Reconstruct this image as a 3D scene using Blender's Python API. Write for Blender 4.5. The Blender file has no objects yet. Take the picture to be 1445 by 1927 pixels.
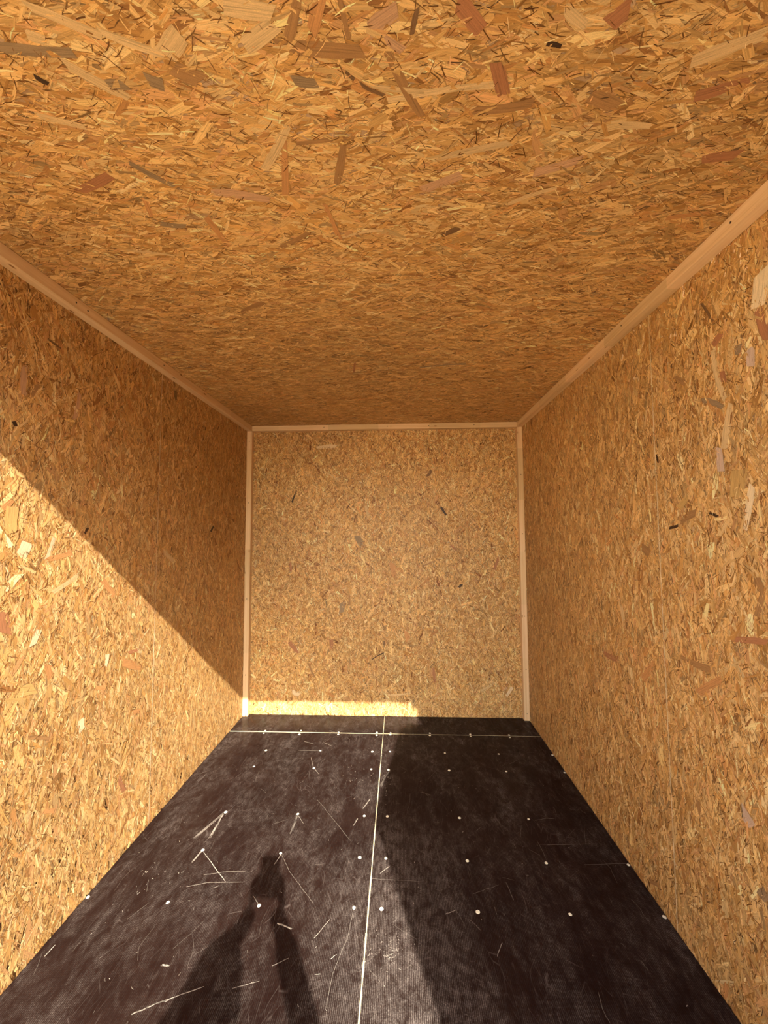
import bpy, bmesh, math, random
import numpy as np
from mathutils import Vector, Matrix

# ------------------------------------------------------------------ room dimensions (metres)
W, H, D = 2.10, 2.1814, 2.8920          # interior width, height, depth of the back wall from the lens
Y0 = 0.33                                # front edge of the open box
BT = 0.0415                              # batten section
GROUND = -0.27

# ------------------------------------------------------------------ camera
scene = bpy.context.scene
cam_d = bpy.data.cameras.new('camera')
cam = bpy.data.objects.new('camera', cam_d)
scene.collection.objects.link(cam)
scene.camera = cam
YAW, PIT, ROL, FPX = 0.0417, 0.0593, -0.0046, 715.96
cy, sy, cp, sp = math.cos(YAW), math.sin(YAW), math.cos(PIT), math.sin(PIT)
r_ = Vector((cy, sy, 0)); f_ = Vector((-sy*cp, cy*cp, sp)); u_ = r_.cross(f_)
cr, sr = math.cos(ROL), math.sin(ROL)
r2, u2 = cr*r_+sr*u_, -sr*r_+cr*u_
LENS = Vector((1.17675, 0.0, 1.3380))
m = Matrix((r2, u2, -f_)).transposed().to_4x4(); m.translation = LENS
cam.matrix_world = m
cam_d.sensor_fit = 'VERTICAL'; cam_d.sensor_height = 36.0
cam_d.lens = 36.0*FPX/1927.0
cam_d.clip_start = 0.004; cam_d.clip_end = 200

# ------------------------------------------------------------------ daylight
SUN = Vector((-0.315, 1.0, -0.815)).normalized()       # direction the sunlight travels
sl = bpy.data.lights.new('sun', 'SUN'); so = bpy.data.objects.new('sun', sl); scene.collection.objects.link(so)
so.rotation_euler = SUN.to_track_quat('-Z', 'Y').to_euler()
sl.energy = 5.25; sl.angle = math.radians(0.45); sl.color = (1.0, 0.925, 0.79)
so.location = (3, -6, 6)
world = bpy.data.worlds.new('world'); scene.world = world; world.use_nodes = True
wn = world.node_tree.nodes; wl = world.node_tree.links
sky = wn.new('ShaderNodeTexSky'); sky.sky_type = 'NISHITA'; sky.sun_disc = False
sky.sun_elevation = math.asin(-SUN.z); sky.sun_rotation = math.atan2(-SUN.x, -SUN.y)
sky.air_density = 1.4; sky.dust_density = 2.5; sky.ozone_density = 1.0
bg = wn['Background']; bg.inputs['Strength'].default_value = 0.24
wl.new(sky.outputs[0], bg.inputs['Color'])
scene.view_settings.view_transform = 'Standard'; scene.view_settings.look = 'None'
scene.view_settings.exposure = 1.47; scene.view_settings.gamma = 1.0
scene.view_settings.use_curve_mapping = False
try:
    scene.cycles.max_bounces = 12; scene.cycles.diffuse_bounces = 8
except Exception: pass

# ------------------------------------------------------------------ node helpers and materials
def mat(name):
    mt = bpy.data.materials.new(name); mt.use_nodes = True
    return mt, mt.node_tree.nodes, mt.node_tree.links, mt.node_tree.nodes['Principled BSDF']
def nd(n, t, **k):
    x = n.new(t)
    for a, b in k.items(): setattr(x, a, b)
    return x
def ramp(n, stops):
    x = n.new('ShaderNodeValToRGB'); e = x.color_ramp.elements
    while len(e) > 1: e.remove(e[-1])
    e[0].position = stops[0][0]; e[0].color = (*stops[0][1], 1)
    for p, c in stops[1:]:
        q = e.new(p); q.color = (*c, 1)
    return x
def g(v): return (v, v, v)
def noise(n, l, vec, scale, detail=3, rough=.55, dist=0, smul=(1, 1, 1)):
    mp = n.new('ShaderNodeMapping'); mp.inputs['Scale'].default_value = smul
    l.new(vec, mp.inputs['Vector'])
    x = n.new('ShaderNodeTexNoise'); x.inputs['Scale'].default_value = scale
    x.inputs['Detail'].default_value = detail; x.inputs['Roughness'].default_value = rough
    x.inputs['Distortion'].default_value = dist
    l.new(mp.outputs[0], x.inputs['Vector'])
    return x
def mixc(n, l, mode, fac, a, b):
    x = n.new('ShaderNodeMix'); x.data_type = 'RGBA'; x.blend_type = mode
    for s, v in ((x.inputs[0], fac), (x.inputs[6], a), (x.inputs[7], b)):
        if hasattr(v, 'is_output'): l.new(v, s)
        elif isinstance(v, (int, float)): s.default_value = v
        else: s.default_value = (*v, 1)
    return x.outputs[2]

def osb_material():
    mt, n, l, b = mat('osb')
    at = nd(n, 'ShaderNodeAttribute', attribute_name='strand')
    uv = nd(n, 'ShaderNodeUVMap', uv_map='grain')
    tc = n.new('ShaderNodeTexCoord')
    g1 = noise(n, l, uv.outputs[0], 1.0, 4, .6, .6, (14, 520, 1))
    r1 = ramp(n, [(.28, g(.58)), (.5, g(.97)), (.75, g(1.17))]); l.new(g1.outputs[0], r1.inputs[0])
    c1 = mixc(n, l, 'MULTIPLY', 1.0, at.outputs[0], r1.outputs[0])
    g2 = noise(n, l, tc.outputs['Object'], 900, 2, .6)
    r2_ = ramp(n, [(.3, g(.86)), (.7, g(1.08))]); l.new(g2.outputs[0], r2_.inputs[0])
    c2 = mixc(n, l, 'MULTIPLY', 1.0, c1, r2_.outputs[0])
    l.new(c2, b.inputs['Base Color'])
    b.inputs['Roughness'].default_value = .50
    b.inputs['Specular IOR Level'].default_value = .42
    bp = n.new('ShaderNodeBump'); bp.inputs['Strength'].default_value = .35; bp.inputs['Distance'].default_value = .0004
    l.new(g1.outputs[0], bp.inputs['Height']); l.new(bp.outputs[0], b.inputs['Normal'])
    return mt

def pine_material(name, axis, seed, tint=(1, 1, 1)):
    mt, n, l, b = mat(name)
    tc = n.new('ShaderNodeTexCoord')
    sm = [60, 60, 60]; sm[axis] = 1.6
    mp = n.new('ShaderNodeVectorMath'); mp.operation = 'ADD'; mp.inputs[1].default_value = (seed*.37, seed*.71, seed*.13)
    l.new(tc.outputs['Object'], mp.inputs[0])
    g1 = noise(n, l, mp.outputs[0], 1.0, 4, .6, .3, sm)
    r1 = ramp(n, [(.3, tuple(.92*a*t for a, t in zip((.74, .52, .28), tint))), (.5, tuple(a*t for a, t in zip((.82, .60, .35), tint))), (.7, tuple(a*t for a, t in zip((.88, .68, .43), tint)))])
    l.new(g1.outputs[0], r1.inputs[0])
    # finger-jointed lengths: one tone per length of stick
    sx = n.new('ShaderNodeSeparateXYZ'); l.new(mp.outputs[0], sx.inputs[0])
    mm = nd(n, 'ShaderNodeMath', operation='MULTIPLY'); mm.inputs[1].default_value = 2.6; l.new(sx.outputs[axis], mm.inputs[0])
    fl = nd(n, 'ShaderNodeMath', operation='FLOOR'); l.new(mm.outputs[0], fl.inputs[0])
    wn_ = nd(n, 'ShaderNodeTexWhiteNoise', noise_dimensions='1D'); l.new(fl.outputs[0], wn_.inputs['W'])
    r3 = ramp(n, [(0, (.88, .86, .80)), (.5, (1, .97, .93)), (1, (1.04, 1, 1))]); l.new(wn_.outputs[0], r3.inputs[0])
    c = mixc(n, l, 'MULTIPLY', 1.0, r1.outputs[0], r3.outputs[0])
    # knots
    v = n.new('ShaderNodeTexVoronoi'); v.inputs['Scale'].default_value = 1.0
    kmp = n.new('ShaderNodeMapping'); ks = [22, 22, 22]; ks[axis] = 7.5; kmp.inputs['Scale'].default_value = ks
    l.new(mp.outputs[0], kmp.inputs[0]); l.new(kmp.outputs[0], v.inputs['Vector'])
    r4 = ramp(n, [(.0, (.30, .17, .08)), (.055, (.42, .26, .12)), (.11, (1, 1, 1))]); l.new(v.outputs['Distance'], r4.inputs[0])
    c = mixc(n, l, 'MULTIPLY', 1.0, c, r4.outputs[0])
    l.new(c, b.inputs['Base Color'])
    b.inputs['Roughness'].default_value = .55; b.inputs['Specular IOR Level'].default_value = .35
    bp = n.new('ShaderNodeBump'); bp.inputs['Strength'].default_value = .12; bp.inputs['Distance'].default_value = .0006
    l.new(g1.outputs[0], bp.inputs['Height']); l.new(bp.outputs[0], b.inputs['Normal'])
    return mt

def floor_material():
    mt, n, l, b = mat('film_faced_plywood')
    tc = n.new('ShaderNodeTexCoord'); P = tc.outputs['Object']
    base = noise(n, l, P, 3.2, 5, .6, .3)
    rb = ramp(n, [(.3, (.0105, .0045, .0037)), (.55, (.0145, .0066, .0053)), (.8, (.020, .0110, .0080))]); l.new(base.outputs[0], rb.inputs[0])
    # fine ribbing of the pressed film, running towards the back wall
    wv = nd(n, 'ShaderNodeTexWave', wave_type='BANDS', bands_direction='X'); wv.inputs['Scale'].default_value = 58
    wv.inputs['Distortion'].default_value = 2.0; wv.inputs['Detail'].default_value = 2; wv.inputs['Detail Scale'].default_value = .35
    l.new(P, wv.inputs['Vector'])
    rw = ramp(n, [(.25, g(.30)), (.8, g(1.05))]); l.new(wv.outputs[0], rw.inputs[0])
    # dust: streaks + cloudy patches + fine grit
    d1 = noise(n, l, P, 1.0, 6, .7, .6, (7, 3.2, 1))
    d2 = noise(n, l, P, 1.0, 6, .78, .3, (34, 20, 1))
    d3 = noise(n, l, P, 240, 3, .7)
    r1 = ramp(n, [(.42, g(0)), (.72, g(1))]); l.new(d1.outputs[0], r1.inputs[0])
    r2_ = ramp(n, [(.40, g(.15)), (.68, g(1.1))]); l.new(d2.outputs[0], r2_.inputs[0])
    r3 = ramp(n, [(.45, g(.35)), (.68, g(1))]); l.new(d3.outputs[0], r3.inputs[0])
    # a worn, dusty track near the doorway, just right of the seam
    dist = nd(n, 'ShaderNodeVectorMath', operation='SUBTRACT'); dist.inputs[1].default_value = (1.14, 1.12, 0); l.new(P, dist.inputs[0])
    dm = n.new('ShaderNodeMapping'); dm.inputs['Scale'].default_value = (3.0, 1.15, 0); l.new(dist.outputs[0], dm.inputs[0])
    ln = nd(n, 'ShaderNodeVectorMath', operation='LENGTH'); l.new(dm.outputs[0], ln.inputs[0])
    rt = ramp(n, [(0, g(1)), (.45, g(.6)), (1, g(0))]); l.new(ln.outputs['Value'], rt.inputs[0])
    def mul(a, c):
        x = nd(n, 'ShaderNodeMath', operation='MULTIPLY')
        for i, v in enumerate((a, c)):
            if isinstance(v, (int, float)): x.inputs[i].default_value = v
            else: l.new(v, x.inputs[i])
        return x.outputs[0]
    def add(a, c, clamp=False):
        x = nd(n, 'ShaderNodeMath', operation='ADD', use_clamp=clamp)
        for i, v in enumerate((a, c)):
            if isinstance(v, (int, float)): x.inputs[i].default_value = v
            else: l.new(v, x.inputs[i])
        return x.outputs[0]
    patches = add(mul(r1.outputs[0], .60), add(mul(rt.outputs[0], .90), .085))
    dust = mul(mul(patches, mul(r2_.outputs[0], r3.outputs[0])), rw.outputs[0])
    dust = mul(dust, .54)
    col = mixc(n, l, 'MIX', dust, rb.outputs[0], (.50, .43, .385))
    # fine scratches
    for ang, sc, w_, k in ((.5, 34, .008, .14), (-.9, 26, .006, .10), (1.35, 30, .008, .10)):
        mp = n.new('ShaderNodeMapping'); mp.inputs['Rotation'].default_value = (0, 0, ang); mp.inputs['Scale'].default_value = (1, .16, 1)
        wob = noise(n, l, P, 2.5, 2, .5)
        av = nd(n, 'ShaderNodeVectorMath', operation='ADD'); l.new(P, av.inputs[0])
        sc_ = nd(n, 'ShaderNodeVectorMath', operation='SCALE'); sc_.inputs['Scale'].default_value = .12; l.new(wob.outputs['Color'], sc_.inputs[0]); l.new(sc_.outputs[0], av.inputs[1])
        l.new(av.outputs[0], mp.inputs[0])
        vo = nd(n, 'ShaderNodeTexVoronoi', feature='DISTANCE_TO_EDGE'); vo.inputs['Scale'].default_value = sc; l.new(mp.outputs[0], vo.inputs['Vector'])
        rs = ramp(n, [(0, g(1)), (w_, g(.4)), (w_*2, g(0))]); l.new(vo.outputs['Distance'], rs.inputs[0])
        msk = noise(n, l, P, 5.5+sc*.1, 3, .6); rm = ramp(n, [(.5, g(0)), (.66, g(1))]); l.new(msk.outputs[0], rm.inputs[0])
        col = mixc(n, l, 'MIX', mul(mul(rs.outputs[0], rm.outputs[0]), k), col, (.44, .36, .32))
    l.new(col, b.inputs['Base Color'])
    rr = ramp(n, [(0, g(.20)), (.30, g(.50))]); l.new(dust, rr.inputs[0]); l.new(rr.outputs[0], b.inputs['Roughness'])
    b.inputs['Specular IOR Level'].default_value = .05
    bp = n.new('ShaderNodeBump'); bp.inputs['Strength'].default_value = .10; bp.inputs['Distance'].default_value = .0005
    l.new(wv.outputs[0], bp.inputs['Height'])
    bp2 = n.new('ShaderNodeBump'); bp2.inputs['Strength'].default_value = .12; bp2.inputs['Distance'].default_value = .002
    l.new(d2.outputs[0], bp2.inputs['Height']); l.new(bp.outputs[0], bp2.inputs['Normal']); l.new(bp2.outputs[0], b.inputs['Normal'])
    return mt

def plain(name, col, rough=.6, nscale=60, amt=.18, bump=.0, metal=0, smul=(1, 1, 1)):
    mt, n, l, b = mat(name)
    tc = n.new('ShaderNodeTexCoord')
    x = noise(n, l, tc.outputs['Object'], nscale, 4, .6, 0, smul)
    r = ramp(n, [(.3, tuple(c*(1-amt) for c in col)), (.7, tuple(min(1, c*(1+amt)) for c in col))])
    l.new(x.outputs[0], r.inputs[0]); l.new(r.outputs[0], b.inputs['Base Color'])
    b.inputs['Roughness'].default_value = rough; b.inputs['Metallic'].default_value = metal
    if bump:
        bp = n.new('ShaderNodeBump'); bp.inputs['Strength'].default_value = .5; bp.inputs['Distance'].default_value = bump
        l.new(x.outputs[0], bp.inputs['Height']); l.new(bp.outputs[0], b.inputs['Normal'])
    return mt
def scuff_material():
    mt, n, l, b = mat('scuffed_film')
    at = nd(n, 'ShaderNodeAttribute', attribute_name='strand')
    tc = n.new('ShaderNodeTexCoord')
    x = noise(n, l, tc.outputs['Object'], 700, 3, .7)
    r = ramp(n, [(.35, g(.45)), (.65, g(1.1))]); l.new(x.outputs[0], r.inputs[0])
    l.new(mixc(n, l, 'MULTIPLY', 1.0, at.outputs[0], r.outputs[0]), b.inputs['Base Color'])
    b.inputs['Roughness'].default_value = .7
    return mt

OSB = osb_material()
FLOORM = floor_material()
SCUFF = scuff_material()
RAW = plain('raw_plywood_edge', (.62, .56, .36), .8, 120, .2)
FILLER = plain('pale_filler', (.80, .76, .60), .75, 300, .15)
NAIL = plain('nail_hole', (.05, .03, .02), .6)
OUTER = plain('plywood_outside', (.30, .17, .10), .6, 20, .2)
GROUNDM = plain('gravel_ground', (.72, .56, .35), .95, 25, .35, .01)
BLOCKERM = plain('dark_blocker', (.045, .03, .022), .7, 20, .2)  # dark surface of the added sky blocker
BOUNCEM = plain('pale_bounce', (.72, .56, .34), .6, 30, .15)  # pale surface of the added bounce leaf
STEEL = plain('galvanised_steel', (.45, .46, .47), .45, 40, .1, 0, .8)

# ------------------------------------------------------------------ object helpers
def link(name, me, ms, parent=None):
    o = bpy.data.objects.new(name, me); scene.collection.objects.link(o)
    for q in (ms if isinstance(ms, (list, tuple)) else [ms]): me.materials.append(q)
    if parent is not None: o.parent = parent
    return o
def bm_obj(name, bm, ms, parent=None, smooth=False):
    me = bpy.data.meshes.new(name)
    bmesh.ops.recalc_face_normals(bm, faces=bm.faces[:])
    bm.to_mesh(me); bm.free()
    if smooth:
        for p in me.polygons: p.use_smooth = True
    return link(name, me, ms, parent)
def box(bm, x0, y0, z0, x1, y1, z1, bevel=0, mi=0):
    r = bmesh.ops.create_cube(bm, size=1.0)
    bmesh.ops.scale(bm, vec=(x1-x0, y1-y0, z1-z0), verts=r['verts'])
    bmesh.ops.translate(bm, vec=((x0+x1)/2, (y0+y1)/2, (z0+z1)/2), verts=r['verts'])
    if bevel:
        es = list({e for v in r['verts'] for e in v.link_edges})
        bmesh.ops.bevel(bm, geom=es, offset=bevel, segments=2, affect='EDGES', profile=.6)
    return r
def prism(bm, pts, z0, z1):
    a = [bm.verts.new((x, y, z0)) for x, y in pts]; c = [bm.verts.new((x, y, z1)) for x, y in pts]
    bm.faces.new(a[::-1]); bm.faces.new(c)
    for i in range(len(pts)):
        j = (i+1) % len(pts); bm.faces.new((a[i], a[j], c[j], c[i]))
def structure(o, label, cat):
    o['kind'] = 'structure'; o['label'] = label; o['category'] = cat
    return o

# measured strand, plug and scratch positions (metres, on their own surfaces)
KEY_CEILING = [(0.974,0.601,1.115,0.614,0.027,'n'),(0.487,0.581,0.607,0.592,0.022,'g'),(1.16,0.616,1.227,0.725,0.02,'n'),(1.353,0.639,1.386,0.698,0.028,'r'),(0.583,0.606,0.662,0.665,0.022,'l'),(0.813,0.576,0.761,0.609,0.04,'l'),(0.575,0.793,0.653,0.861,0.018,'g'),(0.398,0.852,0.509,0.813,0.028,'r'),(0.909,0.6,0.974,0.572,0.03,'l'),(0.669,0.947,0.69,1.069,0.022,'o'),(0.932,0.763,0.9,0.883,0.022,'o'),(0.875,0.814,0.949,0.731,0.022,'l'),(0.988,0.91,1.012,1.033,0.02,'o'),(0.817,1.064,0.926,1.006,0.018,'n'),(0.723,0.868,0.847,0.891,0.03,'p'),(1.06,0.774,1.031,0.861,0.02,'n'),(0.963,0.762,1.084,0.757,0.01,'n'),(1.302,1.031,1.345,1.006,0.022,'d'),(1.524,0.6,1.552,0.576,0.04,'r'),(1.745,0.712,1.832,0.693,0.028,'r'),(1.549,0.701,1.61,0.722,0.03,'n'),(1.496,0.855,1.593,0.828,0.03,'p'),(1.229,0.891,1.323,0.854,0.03,'p'),(1.283,1.875,1.511,1.846,0.022,'g'),(0.962,1.811,0.94,1.933,0.014,'r'),(0.579,1.372,0.691,1.311,0.03,'n'),(1.434,0.617,1.459,0.621,0.009,'k'),(0.51,0.62,0.528,0.635,0.012,'k'),(0.457,0.684,0.533,0.71,0.016,'l'),(0.636,0.638,0.673,0.644,0.02,'g'),(0.718,0.638,0.749,0.652,0.04,'g'),(0.776,0.624,0.821,0.642,0.035,'n'),(0.983,0.65,1.026,0.656,0.02,'g'),(1.12,0.664,1.231,0.68,0.012,'l'),(1.159,0.688,1.359,0.671,0.014,'l'),(1.074,0.638,1.149,0.683,0.008,'d'),(1.273,0.557,1.318,0.594,0.03,'r'),(1.153,0.597,1.19,0.616,0.015,'p'),(0.544,0.874,0.528,0.929,0.014,'o'),(1.251,0.813,1.419,0.78,0.02,'l'),(1.564,0.754,1.707,0.761,0.02,'l'),(1.318,0.718,1.441,0.71,0.02,'n'),(1.444,0.571,1.488,0.595,0.02,'l'),(1.696,0.658,1.803,0.619,0.03,'l'),(1.864,0.841,1.931,0.832,0.03,'r'),(1.463,0.932,1.566,0.893,0.014,'l'),(1.013,1.023,1.135,1.001,0.012,'l'),(0.379,1.043,0.507,1.071,0.01,'l'),(0.533,0.955,0.599,0.967,0.02,'g'),(1.89,1.001,2.026,0.983,0.018,'o'),(0.589,0.532,0.679,0.572,0.018,'l'),(0.682,0.569,0.785,0.609,0.016,'l'),(0.549,0.563,0.584,0.575,0.02,'l'),(0.91,0.547,0.983,0.559,0.03,'l'),(0.989,0.596,1.021,0.546,0.02,'n'),(1.033,0.585,1.055,0.547,0.025,'o'),(1.136,0.583,1.176,0.565,0.03,'p'),(1.203,0.592,1.21,0.563,0.01,'d'),(1.088,0.549,1.095,0.594,0.01,'n')]
KEY_BACK = [(0.547,2.013,0.686,2.021,0.04,'w'),(0.345,1.588,0.381,1.681,0.013,'k'),(0.408,1.909,0.409,1.826,0.012,'l'),(0.916,1.562,0.944,1.472,0.03,'l'),(1.474,1.57,1.525,1.484,0.02,'k'),(1.943,0.151,1.994,0.227,0.026,'w'),(1.762,0.19,1.876,0.253,0.02,'l'),(0.335,0.533,0.415,0.455,0.04,'r'),(0.654,0.554,0.664,0.492,0.04,'r'),(1.05,0.542,1.057,0.514,0.04,'d'),(0.482,0.377,0.531,0.272,0.02,'n'),(0.746,0.839,0.734,0.76,0.05,'g'),(0.79,0.91,0.794,0.803,0.015,'n'),(0.367,0.166,0.423,0.147,0.04,'w'),(1.698,2.032,1.768,1.928,0.02,'l'),(1.415,0.351,1.422,0.255,0.025,'r'),(1.88,1.081,1.918,1.176,0.025,'r'),(1.221,0.617,1.232,0.547,0.05,'o'),(1.117,1.121,1.132,1.034,0.05,'o'),(0.341,1.123,0.346,1.062,0.02,'r'),(1.392,1.782,1.413,1.822,0.03,'d'),(1.608,0.939,1.636,0.963,0.02,'k'),(0.962,0.412,1.049,0.46,0.01,'k'),(1.079,0.151,1.248,0.165,0.015,'l'),(0.604,1.823,0.719,1.752,0.015,'l'),(1.344,1.101,1.524,1.168,0.015,'n'),(1.557,1.26,1.596,1.22,0.02,'r'),(0.851,1.323,0.895,1.242,0.06,'g')]
KEY_LEFT = [(1.12,1.777,1.118,1.882,0.03,'p'),(1.145,1.783,1.168,1.836,0.015,'n'),(1.225,1.258,1.327,1.278,0.02,'o'),(1.471,1.158,1.533,1.092,0.03,'o'),(1.162,1.328,1.139,1.281,0.045,'w'),(1.103,1.409,1.1,1.335,0.05,'y'),(1.852,1.259,1.939,1.205,0.03,'l'),(1.247,0.912,1.261,0.86,0.03,'o'),(1.597,0.339,1.632,0.26,0.03,'r'),(1.605,0.797,1.71,0.748,0.04,'o'),(1.192,0.704,1.264,0.665,0.012,'n'),(1.152,0.862,1.21,0.846,0.04,'y'),(1.512,0.874,1.499,0.82,0.03,'w'),(1.388,0.671,1.4,0.62,0.03,'w'),(1.09,1.104,1.098,1.052,0.05,'r'),(1.258,0.438,1.294,0.413,0.02,'o'),(1.103,0.853,1.172,0.826,0.02,'y'),(1.247,1.327,1.227,1.265,0.02,'w'),(1.19,0.989,1.214,1.042,0.025,'w'),(1.073,1.415,1.102,1.446,0.02,'o'),(1.093,1.692,1.1,1.678,0.02,'k'),(1.372,1.347,1.386,1.367,0.012,'k'),(2.32,1.363,2.36,1.397,0.02,'k'),(1.232,2.015,1.255,1.97,0.02,'o'),(1.173,2.003,1.237,1.99,0.01,'d'),(1.256,1.147,1.361,1.199,0.02,'l'),(1.625,0.835,1.699,0.827,0.02,'r'),(1.457,0.752,1.511,0.733,0.02,'o'),(1.671,0.565,1.723,0.549,0.02,'o'),(1.309,1.759,1.327,1.864,0.02,'p')]
KEY_RIGHT = [(0.965,2.005,0.984,1.908,0.05,'w'),(1.075,1.703,1.107,1.579,0.03,'l'),(1.129,1.584,1.122,1.516,0.03,'v'),(1.063,1.524,1.079,1.435,0.06,'y'),(1.028,1.465,1.059,1.349,0.025,'w'),(1.282,1.86,1.24,1.821,0.02,'n'),(1.184,1.747,1.099,1.696,0.02,'g'),(1.096,1.907,1.133,1.882,0.03,'r'),(1.35,1.354,1.304,1.362,0.012,'k'),(1.173,1.399,1.142,1.386,0.01,'k'),(1.29,1.423,1.251,1.457,0.03,'y'),(1.32,0.926,1.201,0.93,0.025,'n'),(1.254,0.84,1.161,0.915,0.03,'o'),(1.116,1.045,1.015,1.063,0.02,'r'),(1.035,1.229,1.018,1.183,0.03,'n'),(1.018,1.183,1.039,1.123,0.02,'n'),(1.12,0.588,1.086,0.562,0.05,'v'),(1.277,0.508,1.271,0.47,0.02,'n'),(1.201,0.057,1.213,0.012,0.02,'o'),(1.539,0.048,1.491,0.074,0.025,'n'),(1.795,0.792,1.689,0.804,0.03,'r'),(1.06,0.43,1.078,0.398,0.03,'g'),(1.493,1.285,1.448,1.257,0.04,'n'),(1.528,0.779,1.461,0.86,0.03,'o'),(1.131,1.875,1.101,1.72,0.02,'l'),(1.014,1.831,1.011,1.772,0.03,'v'),(1.062,1.84,1.03,1.832,0.03,'g'),(1.156,2.036,1.109,1.927,0.01,'d'),(1.391,1.621,1.385,1.591,0.01,'k'),(1.431,1.8,1.464,1.688,0.01,'l'),(1.666,1.078,1.635,0.974,0.03,'l'),(1.293,1.379,1.224,1.401,0.03,'n'),(1.599,1.217,1.532,1.191,0.02,'y'),(0.985,1.921,0.964,1.819,0.03,'r'),(1.1,1.797,1.095,1.764,0.02,'r')]
KEY_SCRATCH = [([(0.32,1.885),(0.258,1.731)],0.0035,0.8),([(0.319,1.871),(0.325,1.737)],0.0035,0.9),([(0.337,1.658),(0.496,1.524)],0.0021,0.7),([(0.326,1.665),(0.316,1.61)],0.0035,0.9),([(0.393,1.552),(0.464,1.568),(0.554,1.574)],0.0014,0.5),([(0.354,1.5),(0.424,1.521),(0.563,1.528)],0.0014,0.5),([(0.46,1.5),(0.477,1.511)],0.0014,0.5),([(0.677,1.887),(0.678,1.82),(0.675,1.77)],0.0056,0.5),([(0.677,1.887),(0.72,1.831)],0.0014,0.5),([(0.477,1.146),(0.585,1.188)],0.0021,0.5),([(0.743,1.378),(0.771,1.371),(0.798,1.36)],0.0028,0.9),([(0.882,1.334),(0.925,1.403)],0.00154,0.7),([(1.001,1.434),(0.994,1.349),(0.962,1.236),(0.957,1.147)],0.00105,0.4),([(0.751,1.992),(0.952,1.739)],0.00084,0.4),([(1.017,2.009),(0.987,1.937)],0.0028,0.7),([(0.968,1.873),(0.953,1.827)],0.0028,0.7),([(0.671,1.186),(0.745,1.208)],0.00154,0.5),([(0.77,1.249),(0.816,1.273)],0.0014,0.5),([(0.672,1.657),(0.728,1.58),(0.79,1.516),(0.853,1.454)],0.00084,0.4),([(0.896,1.558),(1.038,1.561),(1.252,1.555)],0.00091,0.3),([(1.327,1.431),(1.369,1.449)],0.0014,0.6),([(1.502,1.344),(1.475,1.302)],0.0014,0.5),([(1.125,1.619),(1.088,1.584)],0.0021,0.7),([(0.417,1.116),(0.465,1.141),(0.501,1.152)],0.0028,0.7),([(0.035,1.247),(0.038,1.283)],0.0021,0.7),([(0.426,1.24),(0.449,1.237)],0.0028,0.9),([(0.947,1.275),(0.966,1.289)],0.00175,0.8),([(0.926,1.233),(0.907,1.231)],0.0014,0.6),([(0.67,1.664),(0.656,1.61)],0.0021,0.6),([(0.655,1.442),(0.622,1.474)],0.0014,0.5),([(0.25,2.649),(0.035,2.635)],0.0021,0.5),([(0.765,2.631),(0.685,2.67)],0.0014,0.4),([(0.672,2.248),(0.631,2.357)],0.0021,0.4),([(0.675,2.248),(0.714,2.196)],0.0021,0.5),([(0.674,2.426),(0.531,2.427)],0.0021,0.35),([(1.108,2.244),(1.078,2.172),(1.064,2.105)],0.0056,0.35),([(0.544,2.531),(0.614,2.502)],0.0021,0.4),([(0.679,2.517),(0.737,2.482)],0.0021,0.4),([(1.121,1.289),(1.146,1.299)],0.0014,0.6),([(2.121,1.668),(1.914,1.656)],0.0014,0.15),([(1.271,2.07),(1.329,2.044)],0.0014,0.25),([(1.802,1.749),(2.01,1.762)],0.00175,0.15)]
SCREWS = [(0.244,2.656),(0.246,2.621),(0.489,2.664),(0.491,2.615),(0.751,2.651),(0.753,2.624),(1.01,2.657),(1.011,2.621),(1.104,2.654),(1.102,2.63),(1.368,2.658),(1.366,2.629),(1.637,2.653),(1.635,2.629),(1.893,2.652),(1.89,2.622),(0.334,2.419),(0.674,2.426),(0.996,2.428),(1.105,2.432),(1.442,2.428),(1.768,2.428),(2.101,2.429),(0.322,2.254),(0.673,2.25),(1.003,2.251),(1.102,2.249),(1.446,2.256),(1.766,2.257),(2.101,2.258),(0.324,1.891),(0.677,1.891),(0.997,1.89),(1.107,1.891),(1.448,1.893),(1.771,1.897),(0.328,1.669),(0.665,1.665),(1.0,1.656),(1.109,1.656),(1.443,1.656),(1.762,1.657),(2.097,1.66),(0.001,1.446),(0.32,1.437),(0.658,1.438),(1.002,1.443),(1.101,1.442),(1.443,1.444),(1.766,1.447),(2.095,1.45)]

# ------------------------------------------------------------------ oriented strand board
PAL = {'l': (.72, .50, .25), 'w': (.86, .68, .42), 'n': (.40, .215, .085), 'g': (.33, .225, .125), 'r': (.44, .195, .09),
       'o': (.62, .305, .115), 'p': (.62, .37, .21), 'd': (.22, .12, .055), 'k': (.055, .028, .016), 'y': (.62, .39, .14), 'v': (.66, .48, .36)}
BASECOL = np.array([[.640, .405, .170], [.700, .465, .215], [.560, .330, .125], [.740, .520, .265], [.600, .350, .165],
                    [.480, .265, .095], [.540, .290, .115], [.440, .290, .140], [.820, .630, .360], [.330, .170, .065]])
BASECOL = BASECOL*np.array([1.08, 1.03, .90])
BASEW = np.array([.21, .19, .17, .12, .10, .075, .05, .035, .03, .02]); BASEW /= BASEW.sum()

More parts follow.
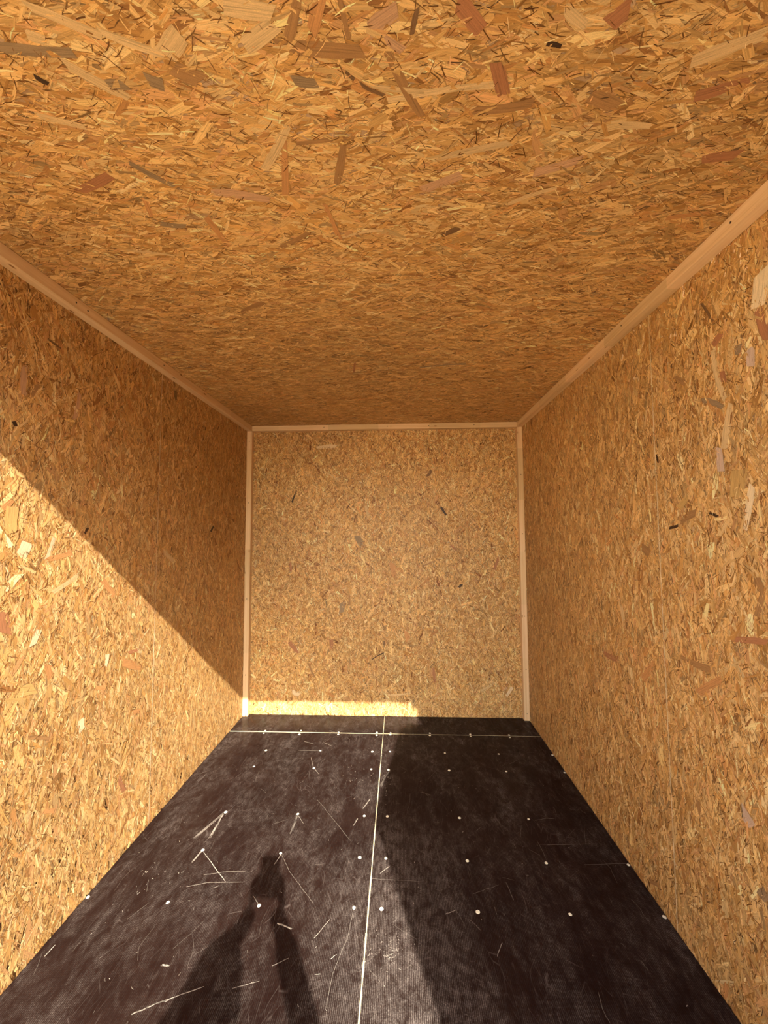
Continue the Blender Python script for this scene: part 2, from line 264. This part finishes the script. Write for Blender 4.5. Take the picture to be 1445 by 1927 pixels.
def osb_panel(name, origin, U, V, N, su, sv, main, sigma, seed, keys, seams=(), dens=1.0, backing=None, fine=1.0, contrast=1.0, size=1.0):
    """A panel face made of thousands of pressed wood strands (one mesh). U, V span the face, N points into the room."""
    rng = np.random.default_rng(seed)
    O, U, V, N = [np.array(v, float) for v in (origin, U, V, N)]
    area = su*sv
    classes = [  # per m2, length range, width range, depth range (m), darkness of colour choice
        (1700, (.05, .16), (.010, .030), (.0000, .0013)),
        (5600, (.025, .095), (.004, .013), (.0003, .0015)),
        (8000*fine, (.010, .045), (.0012, .0045), (.0008, .0017)),
        (7500*fine, (.008, .036), (.0006, .0019), (.0010, .0018)),
        (1500, (.010, .040), (.0010, .0026), (.0015, .0018)),
    ]
    vs, fs, cols, uvs = [], [], [], []
    base = 0
    def emit(cu, cv, ang, L, w, h, col, bend, taper):
        nonlocal base
        n = len(cu)
        ss = np.array([-1., -.34, .34, 1.])
        P = np.zeros((n, 8, 3)); UVc = np.zeros((n, 8, 2))
        ca, sa = np.cos(ang), np.sin(ang)
        tl = rng.normal(0, .010, n); tw = rng.normal(0, .030, n)
        off = rng.uniform(0, 400, (n, 2))
        for i, s in enumerate(ss):
            for j, t in enumerate((-1., 1.)):
                x = s*L/2 + (rng.uniform(-.9, .9, n)*w*.55 if i in (0, 3) else 0)
                wj = w*(.5*(1-taper*abs(s)**3) * rng.uniform(.82, 1.12, n))
                y = t*wj + bend*L*(s*s-.4)
                k = i*2+j
                u = cu + x*ca - y*sa; v = cv + x*sa + y*ca
                z = h + np.clip(tl*x + tw*y, -.0006, .0006)
                P[:, k, 0] = np.clip(u, 0, su); P[:, k, 1] = np.clip(v, 0, sv); P[:, k, 2] = np.clip(z, .00005, .0024)
                UVc[:, k, 0] = x + off[:, 0]; UVc[:, k, 1] = y + off[:, 1]
        Wp = O + P[..., 0:1]*U + P[..., 1:2]*V + P[..., 2:3]*N
        vs.append(Wp.reshape(-1, 3))
        q = np.array([[0, 2, 3, 1], [2, 4, 5, 3], [4, 6, 7, 5]])
        F = (np.arange(n)*8)[:, None, None] + q[None] + base
        fs.append(F.reshape(-1, 4)); base += n*8
        cols.append(np.repeat(col, 3, axis=0))
        uvs.append(UVc[:, q.reshape(-1)].reshape(-1, 2))
    # slow variation of the mat (wood of a different tone falls in drifts)
    ph = rng.uniform(0, 6.28, (6,)); fr = rng.uniform(1.5, 4.5, (6, 2))*rng.choice([-1, 1], (6, 2))
    for ci, (d, lr, wr, hr) in enumerate(classes):
        n = int(d*area*dens)
        cu = rng.uniform(-.01, su+.01, n); cv = rng.uniform(-.01, sv+.01, n)
        ang = main + rng.normal(0, sigma*(1.0, .95, 1.05, 1.25, 1.5)[ci], n)
        L = lr[0] + (lr[1]-lr[0])*rng.beta(1.3, 2.6, n); w = wr[0] + (wr[1]-wr[0])*rng.beta(1.3, 2.4, n)
        if ci >= 2: L = L*size; w = w*size
        h = rng.uniform(hr[0], hr[1], n)
        idx = rng.choice(len(BASECOL), n, p=BASEW)
        col = BASECOL[idx].copy()
        tone = sum(np.sin(cu*fr[k, 0]+cv*fr[k, 1]+ph[k]) for k in range(6))/6
        mean = BASECOL[:4].mean(0)
        col = mean + (col-mean)*contrast
        col *= (1 + .16*tone + rng.normal(0, .13, n)*contrast)[:, None]
        if ci == 3:
            kk = rng.random(n)
            col[kk < .56] *= np.array([.38, .31, .25]); col[kk > .74] *= np.array([1.25, 1.31, 1.45])  # dark slivers: gap shade and resin, both put into the colour
            dk = kk < .035; col[dk] = np.array([.06, .032, .018])
        elif ci == 2:
            kk = rng.random(n); col[kk < .20] *= np.array([.62, .56, .48]); col[kk > .80] *= np.array([1.15, 1.17, 1.2])
        elif ci == 4:                                     # shade of open slits painted dark, resin-dark edges, and freshly torn pale splinters
            kk = rng.random(n)
            col[:] = np.where((kk < .68)[:, None], col*np.array([.27, .20, .15]), col*np.array([1.30, 1.42, 1.65]))
        emit(cu, cv, ang, L, w, h, np.clip(col, .01, .92), rng.normal(0, .035, n), rng.uniform(0, .7, n))
    # strands that can be recognised in the photograph
    if keys:
        K = np.array([k[:5] for k in keys], float)
        du, dv = K[:, 2]-K[:, 0], K[:, 3]-K[:, 1]
        col = np.array([PAL[k[5]] for k in keys])*rng.uniform(.94, 1.06, (len(keys), 1))
        L = np.hypot(du, dv); wk = np.minimum(K[:, 4]*.85, np.maximum(L*.8, .006))
        emit((K[:, 0]+K[:, 2])/2, (K[:, 1]+K[:, 3])/2, np.arctan2(dv, du), L, wk,
             np.full(len(keys), .00172), col, rng.normal(0, .022, len(keys)), rng.uniform(0, .28, len(keys)))
    # tongue-and-groove joints between boards: a thin pale lip
    for s in seams:
        for q in range(60):
            a0, a1 = q/60*sv, (q+1)/60*sv
            wq = rng.uniform(.0028, .0048)
            emit(np.array([s+rng.normal(0, .0003)]), np.array([(a0+a1)/2]), np.array([math.pi/2]), np.array([a1-a0]), np.array([wq]), np.array([.0020]),
                 np.array([[.86, .70, .44]])*rng.uniform(.8, 1.1), np.array([0.]), np.array([0.]))
    # backing board, its dark brown stands in for shade in the gaps
    t = .018
    bk = np.array([[0, 0, 0], [su, 0, 0], [su, sv, 0], [0, sv, 0], [0, 0, -t], [su, 0, -t], [su, sv, -t], [0, sv, -t]], float)
    if backing is not None: bk = bk + np.array(backing)[:, None]*0
    vs.append(O + bk[:, 0:1]*U + bk[:, 1:2]*V + bk[:, 2:3]*N)
    bf = np.array([[0, 1, 2, 3], [7, 6, 5, 4], [0, 4, 5, 1], [1, 5, 6, 2], [2, 6, 7, 3], [3, 7, 4, 0]])+base
    fs.append(bf); cols.append(np.tile(np.array([[.36, .20, .085]]), (6, 1))); uvs.append(np.zeros((24, 2)))
    VS = np.concatenate(vs); FS = np.concatenate(fs); CS = np.concatenate(cols); UV = np.concatenate(uvs)
    if np.dot(np.cross(U, V), N) < 0:
        FS = FS[:, ::-1]; UV = UV.reshape(-1, 4, 2)[:, ::-1].reshape(-1, 2)
    me = bpy.data.meshes.new(name)
    me.vertices.add(len(VS)); me.vertices.foreach_set('co', VS.astype(np.float32).ravel())
    me.loops.add(FS.size); me.loops.foreach_set('vertex_index', FS.astype(np.int32).ravel())
    me.polygons.add(len(FS)); me.polygons.foreach_set('loop_start', np.arange(0, FS.size, 4, dtype=np.int32))
    me.update(calc_edges=True)
    a = me.attributes.new('strand', 'FLOAT_COLOR', 'FACE')
    a.data.foreach_set('color', np.concatenate([CS, np.ones((len(CS), 1))], 1).astype(np.float32).ravel())
    uvl = me.uv_layers.new(name='grain'); uvl.data.foreach_set('uv', UV.astype(np.float32).ravel())
    return link(name, me, OSB)

PI = math.pi
o = osb_panel('ceiling', (0, Y0, H), (1, 0, 0), (0, 1, 0), (0, 0, -1), W, D-Y0, 0.0, .45, 11,
              [(a, b-Y0, c, d-Y0, w, k) for a, b, c, d, w, k in KEY_CEILING], fine=.75, contrast=1.1)
structure(o, 'strand board ceiling of honey coloured wood chips above the box', 'ceiling')
o = osb_panel('wall_left', (0, Y0, 0), (0, 1, 0), (0, 0, 1), (1, 0, 0), D-Y0, H, PI/2, .52, 22,
              [(a-Y0, b, c-Y0, d, w, k) for a, b, c, d, w, k in KEY_LEFT], seams=(1.80-Y0,), contrast=1.15)
structure(o, 'left strand board wall crossed by a diagonal edge of sunlight', 'wall')
o = osb_panel('wall_right', (W, Y0, 0), (0, 1, 0), (0, 0, 1), (-1, 0, 0), D-Y0, H, PI/2, .52, 33,
              [(a-Y0, b, c-Y0, d, w, k) for a, b, c, d, w, k in KEY_RIGHT], seams=(1.398-Y0,), contrast=1.15)
structure(o, 'right strand board wall entirely in shade', 'wall')
o = osb_panel('wall_back', (0, D, 0), (1, 0, 0), (0, 0, 1), (0, -1, 0), W, H, PI/2, .72, 44, KEY_BACK, fine=1.0, contrast=1.35, size=1.3)
structure(o, 'back strand board wall with a low strip of sunlight at its foot', 'wall')

# outer skin of the box and its base frame
bm = bmesh.new(); box(bm, -.06, Y0, GROUND, -.0181, D+.06, H+.05); o = bm_obj('wall_left_cladding', bm, OUTER); structure(o, 'brown outer cladding behind the left wall', 'cladding')
bm = bmesh.new(); box(bm, W+.0181, Y0, GROUND, W+.06, D+.06, H+.05); o = bm_obj('wall_right_cladding', bm, OUTER); structure(o, 'brown outer cladding behind the right wall', 'cladding')
bm = bmesh.new(); box(bm, -.0179, D+.0181, GROUND, W+.0179, D+.06, H+.05); o = bm_obj('wall_back_cladding', bm, OUTER); structure(o, 'brown outer cladding behind the back wall', 'cladding')
bm = bmesh.new(); box(bm, -.0179, Y0, H+.0181, W+.0179, D+.018, H+.05); o = bm_obj('ceiling_roof_panel', bm, OUTER); structure(o, 'brown roof panel above the ceiling', 'roof')

# ------------------------------------------------------------------ floor: four dark film-faced sheets with pale seams
floor = bpy.data.objects.new('floor', None); scene.collection.objects.link(floor)
structure(floor, 'dark brown scuffed plywood floor with cream seams and rows of plugs', 'floor')
SX, SY, GAP = 1.054, 2.641, .0024
rng = random.Random(5)
def ribbon(bm, lay, pts, w, col, mi=1, z=.0003):
    n = len(pts)
    prev = None
    for i, (x, y) in enumerate(pts):
        a = pts[max(i-1, 0)]; b = pts[min(i+1, n-1)]
        dx, dy = b[0]-a[0], b[1]-a[1]; L = math.hypot(dx, dy) or 1
        ww = w*(.35 if i == n-1 else (.75 if i == 0 else 1))*rng.uniform(.8, 1.2)/2
        v0 = bm.verts.new((x-dy/L*ww, y+dx/L*ww, z)); v1 = bm.verts.new((x+dy/L*ww, y-dx/L*ww, z))
        if prev:
            f = bm.faces.new((prev[0], prev[1], v1, v0)); f[lay] = (*col, 1); f.material_index = mi
        prev = (v0, v1)
def smooth_path(pts, k=6):
    out = []
    for i in range(len(pts)-1):
        for j in range(k):
            t = j/k; out.append((pts[i][0]*(1-t)+pts[i+1][0]*t + rng.gauss(0, .0006), pts[i][1]*(1-t)+pts[i+1][1]*t + rng.gauss(0, .0006)))
    out.append(pts[-1]); return out
def tint(a):
    return tuple(b0*(1-a)+c0*a for b0, c0 in zip((.03, .016, .013), (.74, .66, .56)))
marks = []
for pts, w, a in KEY_SCRATCH:
    if w >= .0034:                                       # a brushed scuff: many hairlines side by side
        for q in range(7):
            j = rng.gauss(0, w*.6)
            marks.append((smooth_path([(x+j+rng.gauss(0, .002), y+j*.4+rng.gauss(0, .004)) for x, y in pts]), rng.uniform(.0006, .0015), tint(a*rng.uniform(.6, 1))))
    else:
        marks.append((smooth_path(pts), w, tint(a)))
        if w > .0025:
            for q in range(3):
                j = rng.gauss(0, w*1.1); marks.append((smooth_path([(x+j, y+j*.6) for x, y in pts]), .0008, tint(a*.6)))
for q in range(300):                                    # hair scratches everywhere, most of them dragged along the box
    x, y = rng.uniform(.03, W-.03), rng.uniform(.6, D-.05)
    an = rng.choice([PI/2+rng.gauss(0, .35), rng.uniform(0, PI)]); L = .008+rng.random()**3*.11
    dx, dy = math.cos(an)*L/2, math.sin(an)*L/2; c = rng.gauss(0, L*.06)
    marks.append((smooth_path([(x-dx, y-dy), (x+c, y+c), (x+dx, y+dy)], 4), rng.uniform(.0005, .0011), tint(rng.uniform(.06, .26))))
for q in range(260):                                    # flecks and chips
    if q < 70: x, y = rng.gauss(1.13, .035), rng.gauss(1.30, .035)
    elif q < 110: x, y = rng.gauss(.93, .06), rng.gauss(2.2, .07)
    elif q < 135: x, y = rng.gauss(.20, .05), rng.gauss(1.52, .06)
    elif q < 160: x, y = rng.gauss(1.10, .012), rng.gauss(2.12, .07)
    else: x, y = rng.uniform(.05, W-.05), rng.uniform(.7, D-.1)
    an = rng.uniform(0, PI); L = rng.uniform(.0015, .009)
    marks.append(([(x, y), (x+math.cos(an)*L, y+math.sin(an)*L)], rng.uniform(.001, .0026), tint(rng.uniform(.3, 1))))
for (x0, x1, y0, y1) in ((0.0, SX, Y0, SY), (SX, W, Y0, SY), (0.0, SX, SY, D), (SX, W, SY, D)):
    bm = bmesh.new(); lay = bm.faces.layers.float_color.new('strand')
    gx0 = GAP/2 if x0 > 0 else .0025; gx1 = GAP/2 if x1 < W else .0025
    gy0 = GAP/2 if y0 > Y0 else 0; gy1 = GAP/2 if y1 < D else .003
    box(bm, x0+gx0, y0+gy0, -.021, x1-gx1, y1-gy1, 0, .0006)
    for f in bm.faces: f.material_index = 0
    for pts, w, col in marks:
        cx = sum(p[0] for p in pts)/len(pts); cyy = sum(p[1] for p in pts)/len(pts)
        if x0 < cx < x1 and y0 < cyy < y1:
            ribbon(bm, lay, [(min(max(px, x0+.003), x1-.003), min(max(py, y0+.003), y1-.003)) for px, py in pts], w, col)
    bm_obj('panel', bm, [FLOORM, SCUFF], floor)
bm = bmesh.new()                                        # worn cream edges show in the joints
def seam(p, q, n, wmin, wmax):
    for i in range(n):
        t0, t1 = i/n, (i+1)/n
        x0, y0 = p[0]+(q[0]-p[0])*t0, p[1]+(q[1]-p[1])*t0; x1, y1 = p[0]+(q[0]-p[0])*t1, p[1]+(q[1]-p[1])*t1
        w = rng.uniform(wmin, wmax)/2; dx, dy = (1, 0) if abs(x1-x0) < abs(y1-y0) else (0, 1)
        box(bm, min(x0, x1)-dx*w, min(y0, y1)-dy*w, -.02, max(x0, x1)+dx*w, max(y0, y1)+dy*w, .0005)
seam((SX, Y0), (SX, 2.30), 46, .0034, .0058)
seam((SX, 2.30), (SX, D-.004), 14, .0022, .0034)
bm_obj('seam', bm, RAW, floor)
bm = bmesh.new(); seam((.003, SY), (.50, SY), 14, .007, .010); seam((.50, SY), (SX-.004, SY), 14, .0045, .008); seam((SX+.004, SY), (1.20, SY), 5, .003, .005); seam((1.2, SY), (W-.003, SY), 18, .0006, .0010)  # right stretch thinned to imitate the shade that hides it
bm_obj('seam', bm, RAW, floor)
# filled screw plugs
bm = bmesh.new(); bmesh.ops.create_cone(bm, cap_ends=True, segments=20, radius1=.0068, radius2=.0060, depth=.0012)
bmesh.ops.translate(bm, vec=(0, 0, .0006), verts=bm.verts[:])
dimple = bmesh.ops.create_cone(bm, cap_ends=True, segments=12, radius1=.0026, radius2=.0018, depth=.0006)
bmesh.ops.translate(bm, vec=(0, 0, .0013), verts=dimple['verts'])
plug = bm_obj('screw_plug', bm, FILLER, floor)
first = True
for (x, y) in SCREWS:
    if x < .005 or x > 2.094: x = min(max(x, .010), W-.010)
    p_ = plug if first else plug.copy()
    if not first: scene.collection.objects.link(p_); p_.parent = floor
    first = False
    p_.location = (x, y, 0); p_.rotation_euler = (0, 0, rng.uniform(0, 6)); s = rng.uniform(.85, 1.15); p_.scale = (s, s*rng.uniform(.85, 1.1), 1)
bm = bmesh.new(); box(bm, 0, Y0, -.06, W, D, -.0212)
bm_obj('subfloor', bm, OUTER, floor)

# ------------------------------------------------------------------ pine battens (trim)
def batten(name, b6, axis, seed, holes, hd, label, tint=(1, 1, 1)):
    bm = bmesh.new(); box(bm, *b6, .0012)
    o = bm_obj(name, bm, pine_material('pine_'+name, axis, seed, tint))
    structure(o, label, 'batten')
    for p in holes:
        bm = bmesh.new(); bmesh.ops.create_cone(bm, cap_ends=True, segments=12, radius1=.0034, radius2=.0030, depth=.0012)
        h = bm_obj('nail_hole', bm, NAIL, o); h.location = p
        h.rotation_euler = Vector(hd).to_track_quat('Z', 'Y').to_euler()
    return o
e = .0005
batten('trim_1', (0.0024, Y0, H-BT, BT, D-.0024, H-.0024), 1, 3,
       [(BT, y, H-.5*BT) for y in (.80, .95, 1.25, 1.30, 1.75, 2.45)], (1, 0, 0), 'pale pine batten along the top of the left wall')
batten('trim_2', (W-BT, Y0, H-BT, W-.0024, D-.0024, H-.0024), 1, 8,
       [(W-BT, y, H-.5*BT) for y in (1.0, 1.5, 2.1)], (-1, 0, 0), 'pale pine batten along the top of the right wall')
batten('trim_3', (BT+e, D-BT, H-BT, W-BT-e, D-.0024, H-.0024), 0, 17,
       [(x, D-BT, H-.5*BT) for x in (.60, 1.086, 1.113, 1.40, 1.74)], (0, -1, 0), 'pale pine batten along the top of the back wall')
batten('trim_4', (.0024, D-BT, .0006, BT, D-.0024, H-BT-e), 2, 29,
       [(.5*BT, D-BT, z) for z in (2.06, 1.585, .86, .30)], (0, -1, 0), 'upright pine batten in the back left corner')
batten('trim_5', (W-BT, D-BT, .0006, W-.0024, D-.0024, H-BT-e), 2, 41,
       [(W-.5*BT, D-BT, z) for z in (1.78, 1.34, .74, .36, .05)], (0, -1, 0), 'upright pine batten in the back right corner')

# ------------------------------------------------------------------ outside: ground and the opened door leaf beside the photographer
bm = bmesh.new(); bmesh.ops.create_grid(bm, x_segments=40, y_segments=40, size=30)
for v in bm.verts:
    v.co.z = GROUND
o = bm_obj('ground', bm, GROUNDM); structure(o, 'pale gravel ground outside the open front', 'ground')
door = bpy.data.objects.new('door_1', None); scene.collection.objects.link(door); structure(door, 'opened brown door leaf outside the right front edge', 'door')
DZ = 2.0
bm = bmesh.new(); prism(bm, [(1.938, .246), (1.816, -.588), (1.876, -.596), (1.998, .238)], -.02, DZ); bm_obj('leaf', bm, OUTER, door)
bm = bmesh.new(); prism(bm, [(1.999, .237), (2.06, .235), (2.13, .325), (1.990, .325), (1.945, .250)], -.02, DZ); bm_obj('hinge_post', bm, STEEL, door)
bounce = bpy.data.objects.new('bounce_leaf', None); scene.collection.objects.link(bounce); structure(bounce, 'added pale leaf outside the left front edge that bounces sunlight inside', 'door')  # added unseen leaf, reflects sun onto the right wall and ceiling
bm = bmesh.new(); prism(bm, [(-.020, .300), (-.075, -.740), (-.120, -.740), (-.065, .300)], -.02, DZ+.12); bm_obj('leaf', bm, BOUNCEM, bounce)
for z in (.25, 1.05, 1.85):
    bm = bmesh.new(); bmesh.ops.create_cone(bm, cap_ends=True, segments=16, radius1=.012, radius2=.012, depth=.12); h = bm_obj('hinge', bm, STEEL, bounce); h.location = (-.072, .315, z)
bm = bmesh.new(); box(bm, 1.80, -.36, 1.00, 1.85, -.34, 1.02, .002); box(bm, 1.80, -.36, 1.00, 1.815, -.34, 1.14, .003); bm_obj('handle', bm, STEEL, door)
# added unseen dark block, keeps sky light from the right off the left wall
nb = bpy.data.objects.new('sky_blocker', None); scene.collection.objects.link(nb)
nb['label'] = 'added dark brown block on the gravel, shutting out sky light from the right'; nb['category'] = 'box'
NX0, NX1, NY0, NY1, NZ = 2.75, 4.95, -5.6, 1.2, 3.30
bm = bmesh.new(); box(bm, NX0, NY0, GROUND, NX1, NY1, NZ, .01); bm_obj('body', bm, BLOCKERM, nb)
bm = bmesh.new(); box(bm, NX0-.03, NY0-.03, NZ, NX1+.03, NY1+.03, NZ+.05, .01); bm_obj('roof', bm, STEEL, nb)
for x0_, y0_, x1_, y1_ in ((NX0-.012, NY0, NX0, NY0+.06), (NX0-.012, NY1-.06, NX0, NY1), (NX0-.012, -1.53, NX0, -1.47)):
    bm = bmesh.new(); box(bm, x0_, y0_, GROUND, x1_-.0002, y1_, NZ-.001); bm_obj('blocker_strip', bm, STEEL, nb)

# ------------------------------------------------------------------ the photographer, holding a phone up at the doorway
SKIN = plain('skin', (.55, .33, .24), .55, 40, .08)
JACKET = plain('navy_jacket', (.03, .04, .07), .85, 200, .2)
JEANS = plain('blue_jeans', (.06, .09, .16), .9, 200, .2)
HAIR = plain('brown_hair', (.07, .04, .025), .7, 120, .3)
SHOE = plain('dark_shoe', (.04, .035, .03), .6, 60, .2)
PHONEM = plain('phone_shell', (.03, .03, .035), .3, 40, .1)
GLASS = plain('phone_glass', (.01, .01, .012), .08, 40, .1)

def skinned(name, nodes, edges, m_, parent=None, root=0, sub=2):
    me = bpy.data.meshes.new(name)
    me.from_pydata([n[0] for n in nodes], edges, [])
    o = link(name, me, m_, parent)
    md = o.modifiers.new('skin', 'SKIN'); md.use_smooth_shade = True; md.branch_smoothing = .6
    lay = me.skin_vertices[0].data
    for i, n in enumerate(nodes):
        r = n[1]; lay[i].radius = r if isinstance(r, tuple) else (r, r)
        lay[i].use_root = (i == root)
    s = o.modifiers.new('sub', 'SUBSURF'); s.levels = sub; s.render_levels = sub
    return o

person = bpy.data.objects.new('person', None); scene.collection.objects.link(person)
person['label'] = 'person in a dark jacket holding a phone up with both hands at the doorway'; person['category'] = 'person'
PX, PY = 1.135, -.50
N_ = []; E_ = []
def node(p, r, par=None):
    N_.append((p, r)); i = len(N_)-1
    if par is not None: E_.append((par, i))
    return i
pel = node((PX, PY, .70), (.15, .11))
sp1 = node((PX, PY+.01, .86), (.135, .10), pel)
sp2 = node((PX, PY, 1.02), (.15, .11), sp1)
sp3 = node((PX, PY, 1.11), (.12, .08), sp2)
nk = node((PX, PY+.01, 1.19), .055, sp3)
nk2 = node((PX, PY+.02, 1.225), .052, nk)
hd1 = node((PX, PY+.045, 1.27), (.062, .078), nk2)
hd2 = node((PX, PY+.04, 1.34), (.075, .092), hd1)
hd3 = node((PX, PY+.03, 1.395), (.060, .075), hd2)
hands = {}
ARM = {-1: dict(sh=(PX-.17, PY, 1.10), el=(.936, -.27, 1.045), wr=(1.082, -.058, 1.168), palm=(1.106, -.044, 1.200)),
       1: dict(sh=(PX+.17, PY, 1.10), el=(1.362, -.27, 1.060), wr=(1.206, -.058, 1.170), palm=(1.180, -.044, 1.202))}
for s in (-1, 1):
    A = ARM[s]
    cl = node((PX+s*.09, PY, 1.125), .055, sp3); sh = node(A['sh'], .056, cl)
    mid = tuple((a+b)/2 for a, b in zip(A['sh'], A['el'])); um = node(mid, .045, sh)
    el = node(A['el'], .037, um)
    fm = node(tuple(a*.65+b*.35 for a, b in zip(A['el'], A['wr'])), .036, el)
    wr = node(A['wr'], (.026, .026), fm)
    pm = node(A['palm'], (.038, .024), wr)
    hx = node((PX+s*.085, PY, .62), .085, pel); kn = node((PX+s*.10, PY+.02, .20), .052, hx)
    an = node((PX+s*.105, PY-.01, GROUND+.09), .035, kn); ft = node((PX+s*.12, PY+.13, GROUND+.04), (.040, .028), an)
body = skinned('body', N_, E_, SKIN, person, 0)
# fingers and thumbs: each its own tapering chain rooted in the palm, closed round the phone's edges
xl, xr = LENS.x-.0635, LENS.x+.0115                      # phone edges
PHY = -.009                                              # phone mid plane
for s in (-1, 1):
    px = xl if s < 0 else xr
    for i in range(4):
        z = 1.222 + i*.017 - (0 if s < 0 else .004)
        L = (.9, 1.0, .95, .8)[i]
        root = (px + s*.026, -.040, z-.014)
        n = [(root, .0095), ((px+s*.016, -.024, z-.006), .0088), ((px+s*.009, -.008, z), .0080), ((px-s*.004*L, .0015, z+.001), .0066), ((px-s*.013*L, .0035, z+.001), .0058)]
        skinned('finger', n, [(0, 1), (1, 2), (2, 3), (3, 4)], SKIN, body, 0, 2)
    n = [((px+s*.018, -.040, 1.212), .0115), ((px+s*.006, -.034, 1.232), .0100), ((px-s*.006, -.028, 1.250), .0090), ((px-s*.014, -.025, 1.264), .0075)]
    skinned('thumb', n, [(0, 1), (1, 2), (2, 3)], SKIN, body, 0, 2)
# face
def blob(name, c, rad, m_, parent, seg=16):
    bm = bmesh.new(); bmesh.ops.create_uvsphere(bm, u_segments=seg, v_segments=seg//2+2, radius=1)
    bmesh.ops.scale(bm, vec=rad, verts=bm.verts[:]); bmesh.ops.translate(bm, vec=c, verts=bm.verts[:])
    return bm_obj(name, bm, m_, parent, True)
EYE = plain('eye_white', (.8, .8, .8), .3); LIP = plain('lips', (.45, .18, .15), .5)
blob('nose', (PX, PY+.132, 1.295), (.011, .018, .022), SKIN, body)
blob('mouth', (PX, PY+.118, 1.252), (.024, .008, .007), LIP, body)
for s in (-1, 1):
    blob('ear', (PX+s*.074, PY+.04, 1.305), (.010, .018, .030), SKIN, body)
    ey = blob('eye', (PX+s*.030, PY+.116, 1.322), (.012, .008, .008), EYE, body)
    blob('iris', (PX+s*.030, PY+.1225, 1.322), (.0048, .0030, .0048), HAIR, body)
# hair cap: shell over crown and back of the head
bm = bmesh.new(); bmesh.ops.create_uvsphere(bm, u_segments=28, v_segments=18, radius=1)
bmesh.ops.delete(bm, geom=[v for v in bm.verts if v.co.z < -.35 or (v.co.y > .55 and v.co.z < .35)], context='VERTS')
bmesh.ops.scale(bm, vec=(.083, .104, .098), verts=bm.verts[:]); bmesh.ops.translate(bm, vec=(PX, PY+.026, 1.345), verts=bm.verts[:])
ho = bm_obj('hair', bm, HAIR, person, True); sm_ = ho.modifiers.new('thick', 'SOLIDIFY'); sm_.thickness = .012
# clothes
jn = []; je = []
def jnode(p, r, par=None):
    jn.append((p, r)); i = len(jn)-1
    if par is not None: je.append((par, i))
    return i
a0 = jnode((PX, PY, .56), (.180, .140)); a = jnode((PX, PY, .68), (.180, .138), a0); b_ = jnode((PX, PY+.01, .86), (.165, .13), a); c_ = jnode((PX, PY, 1.02), (.175, .135), b_); d_ = jnode((PX, PY, 1.12), (.12, .09), c_); jnode((PX, PY+.014, 1.205), .068, d_)
for s in (-1, 1):
    A = ARM[s]
    cl = jnode((PX+s*.09, PY, 1.125), .07, d_); sh = jnode(A['sh'], .070, cl)
    um = jnode(tuple((q+w)/2 for q, w in zip(A['sh'], A['el'])), .058, sh)
    el = jnode(A['el'], .044, um); fm = jnode(tuple(q*.6+w*.4 for q, w in zip(A['el'], A['wr'])), .050 if s < 0 else .040, el)
    jnode(tuple(q*.08+w*.92 for q, w in zip(A['el'], A['wr'])), .046 if s < 0 else .038, fm)
skinned('jacket', jn, je, JACKET, person, 0)
tn = [((PX, PY, .70), (.150, .115)), ((PX, PY, .82), (.150, .115))]; te = [(0, 1)]
for s in (-1, 1):
    i0 = len(tn)
    tn += [((PX+s*.088, PY, .60), .10), ((PX+s*.10, PY+.02, .20), .075), ((PX+s*.105, PY-.005, GROUND+.10), .060)]
    te += [(0, i0), (i0, i0+1), (i0+1, i0+2)]
skinned('trousers', tn, te, JEANS, person, 0)
for s in (-1, 1):
    bm = bmesh.new(); box(bm, PX+s*.115-.05, PY-.08, GROUND, PX+s*.115+.05, PY+.21, GROUND+.03, .010)
    bmesh.ops.create_uvsphere(bm, u_segments=16, v_segments=10, radius=.05, matrix=Matrix.Translation((PX+s*.115, PY+.05, GROUND+.04)) @ Matrix.Diagonal((.95, 2.8, 1.1, 1)))
    bm2 = [v for v in bm.verts if v.co.z < GROUND]
    for v in bm2: v.co.z = GROUND
    bm_obj('shoe', bm, SHOE, person, False)

# phone: upright, its wide lens at the camera position, back towards the room
phone = bpy.data.objects.new('phone', None); scene.collection.objects.link(phone)
phone['label'] = 'black phone held upright in both hands of the person'; phone['category'] = 'phone'
bm = bmesh.new(); box(bm, xl, -.0135, LENS.z-.134, xr, -.0055, LENS.z+.013, .0035); bm_obj('shell', bm, PHONEM, phone)
bm = bmesh.new(); box(bm, xl+.003, -.0142, LENS.z-.131, xr-.003, -.0136, LENS.z+.010); bm_obj('screen', bm, GLASS, phone)
for dz in (0, -.02):
    bm = bmesh.new(); bmesh.ops.create_cone(bm, cap_ends=True, segments=24, radius1=.0065, radius2=.0065, depth=.0014)
    o = bm_obj('lens', bm, GLASS, phone); o.location = (LENS.x, -.0048, LENS.z+dz); o.rotation_euler = (PI/2, 0, 0)
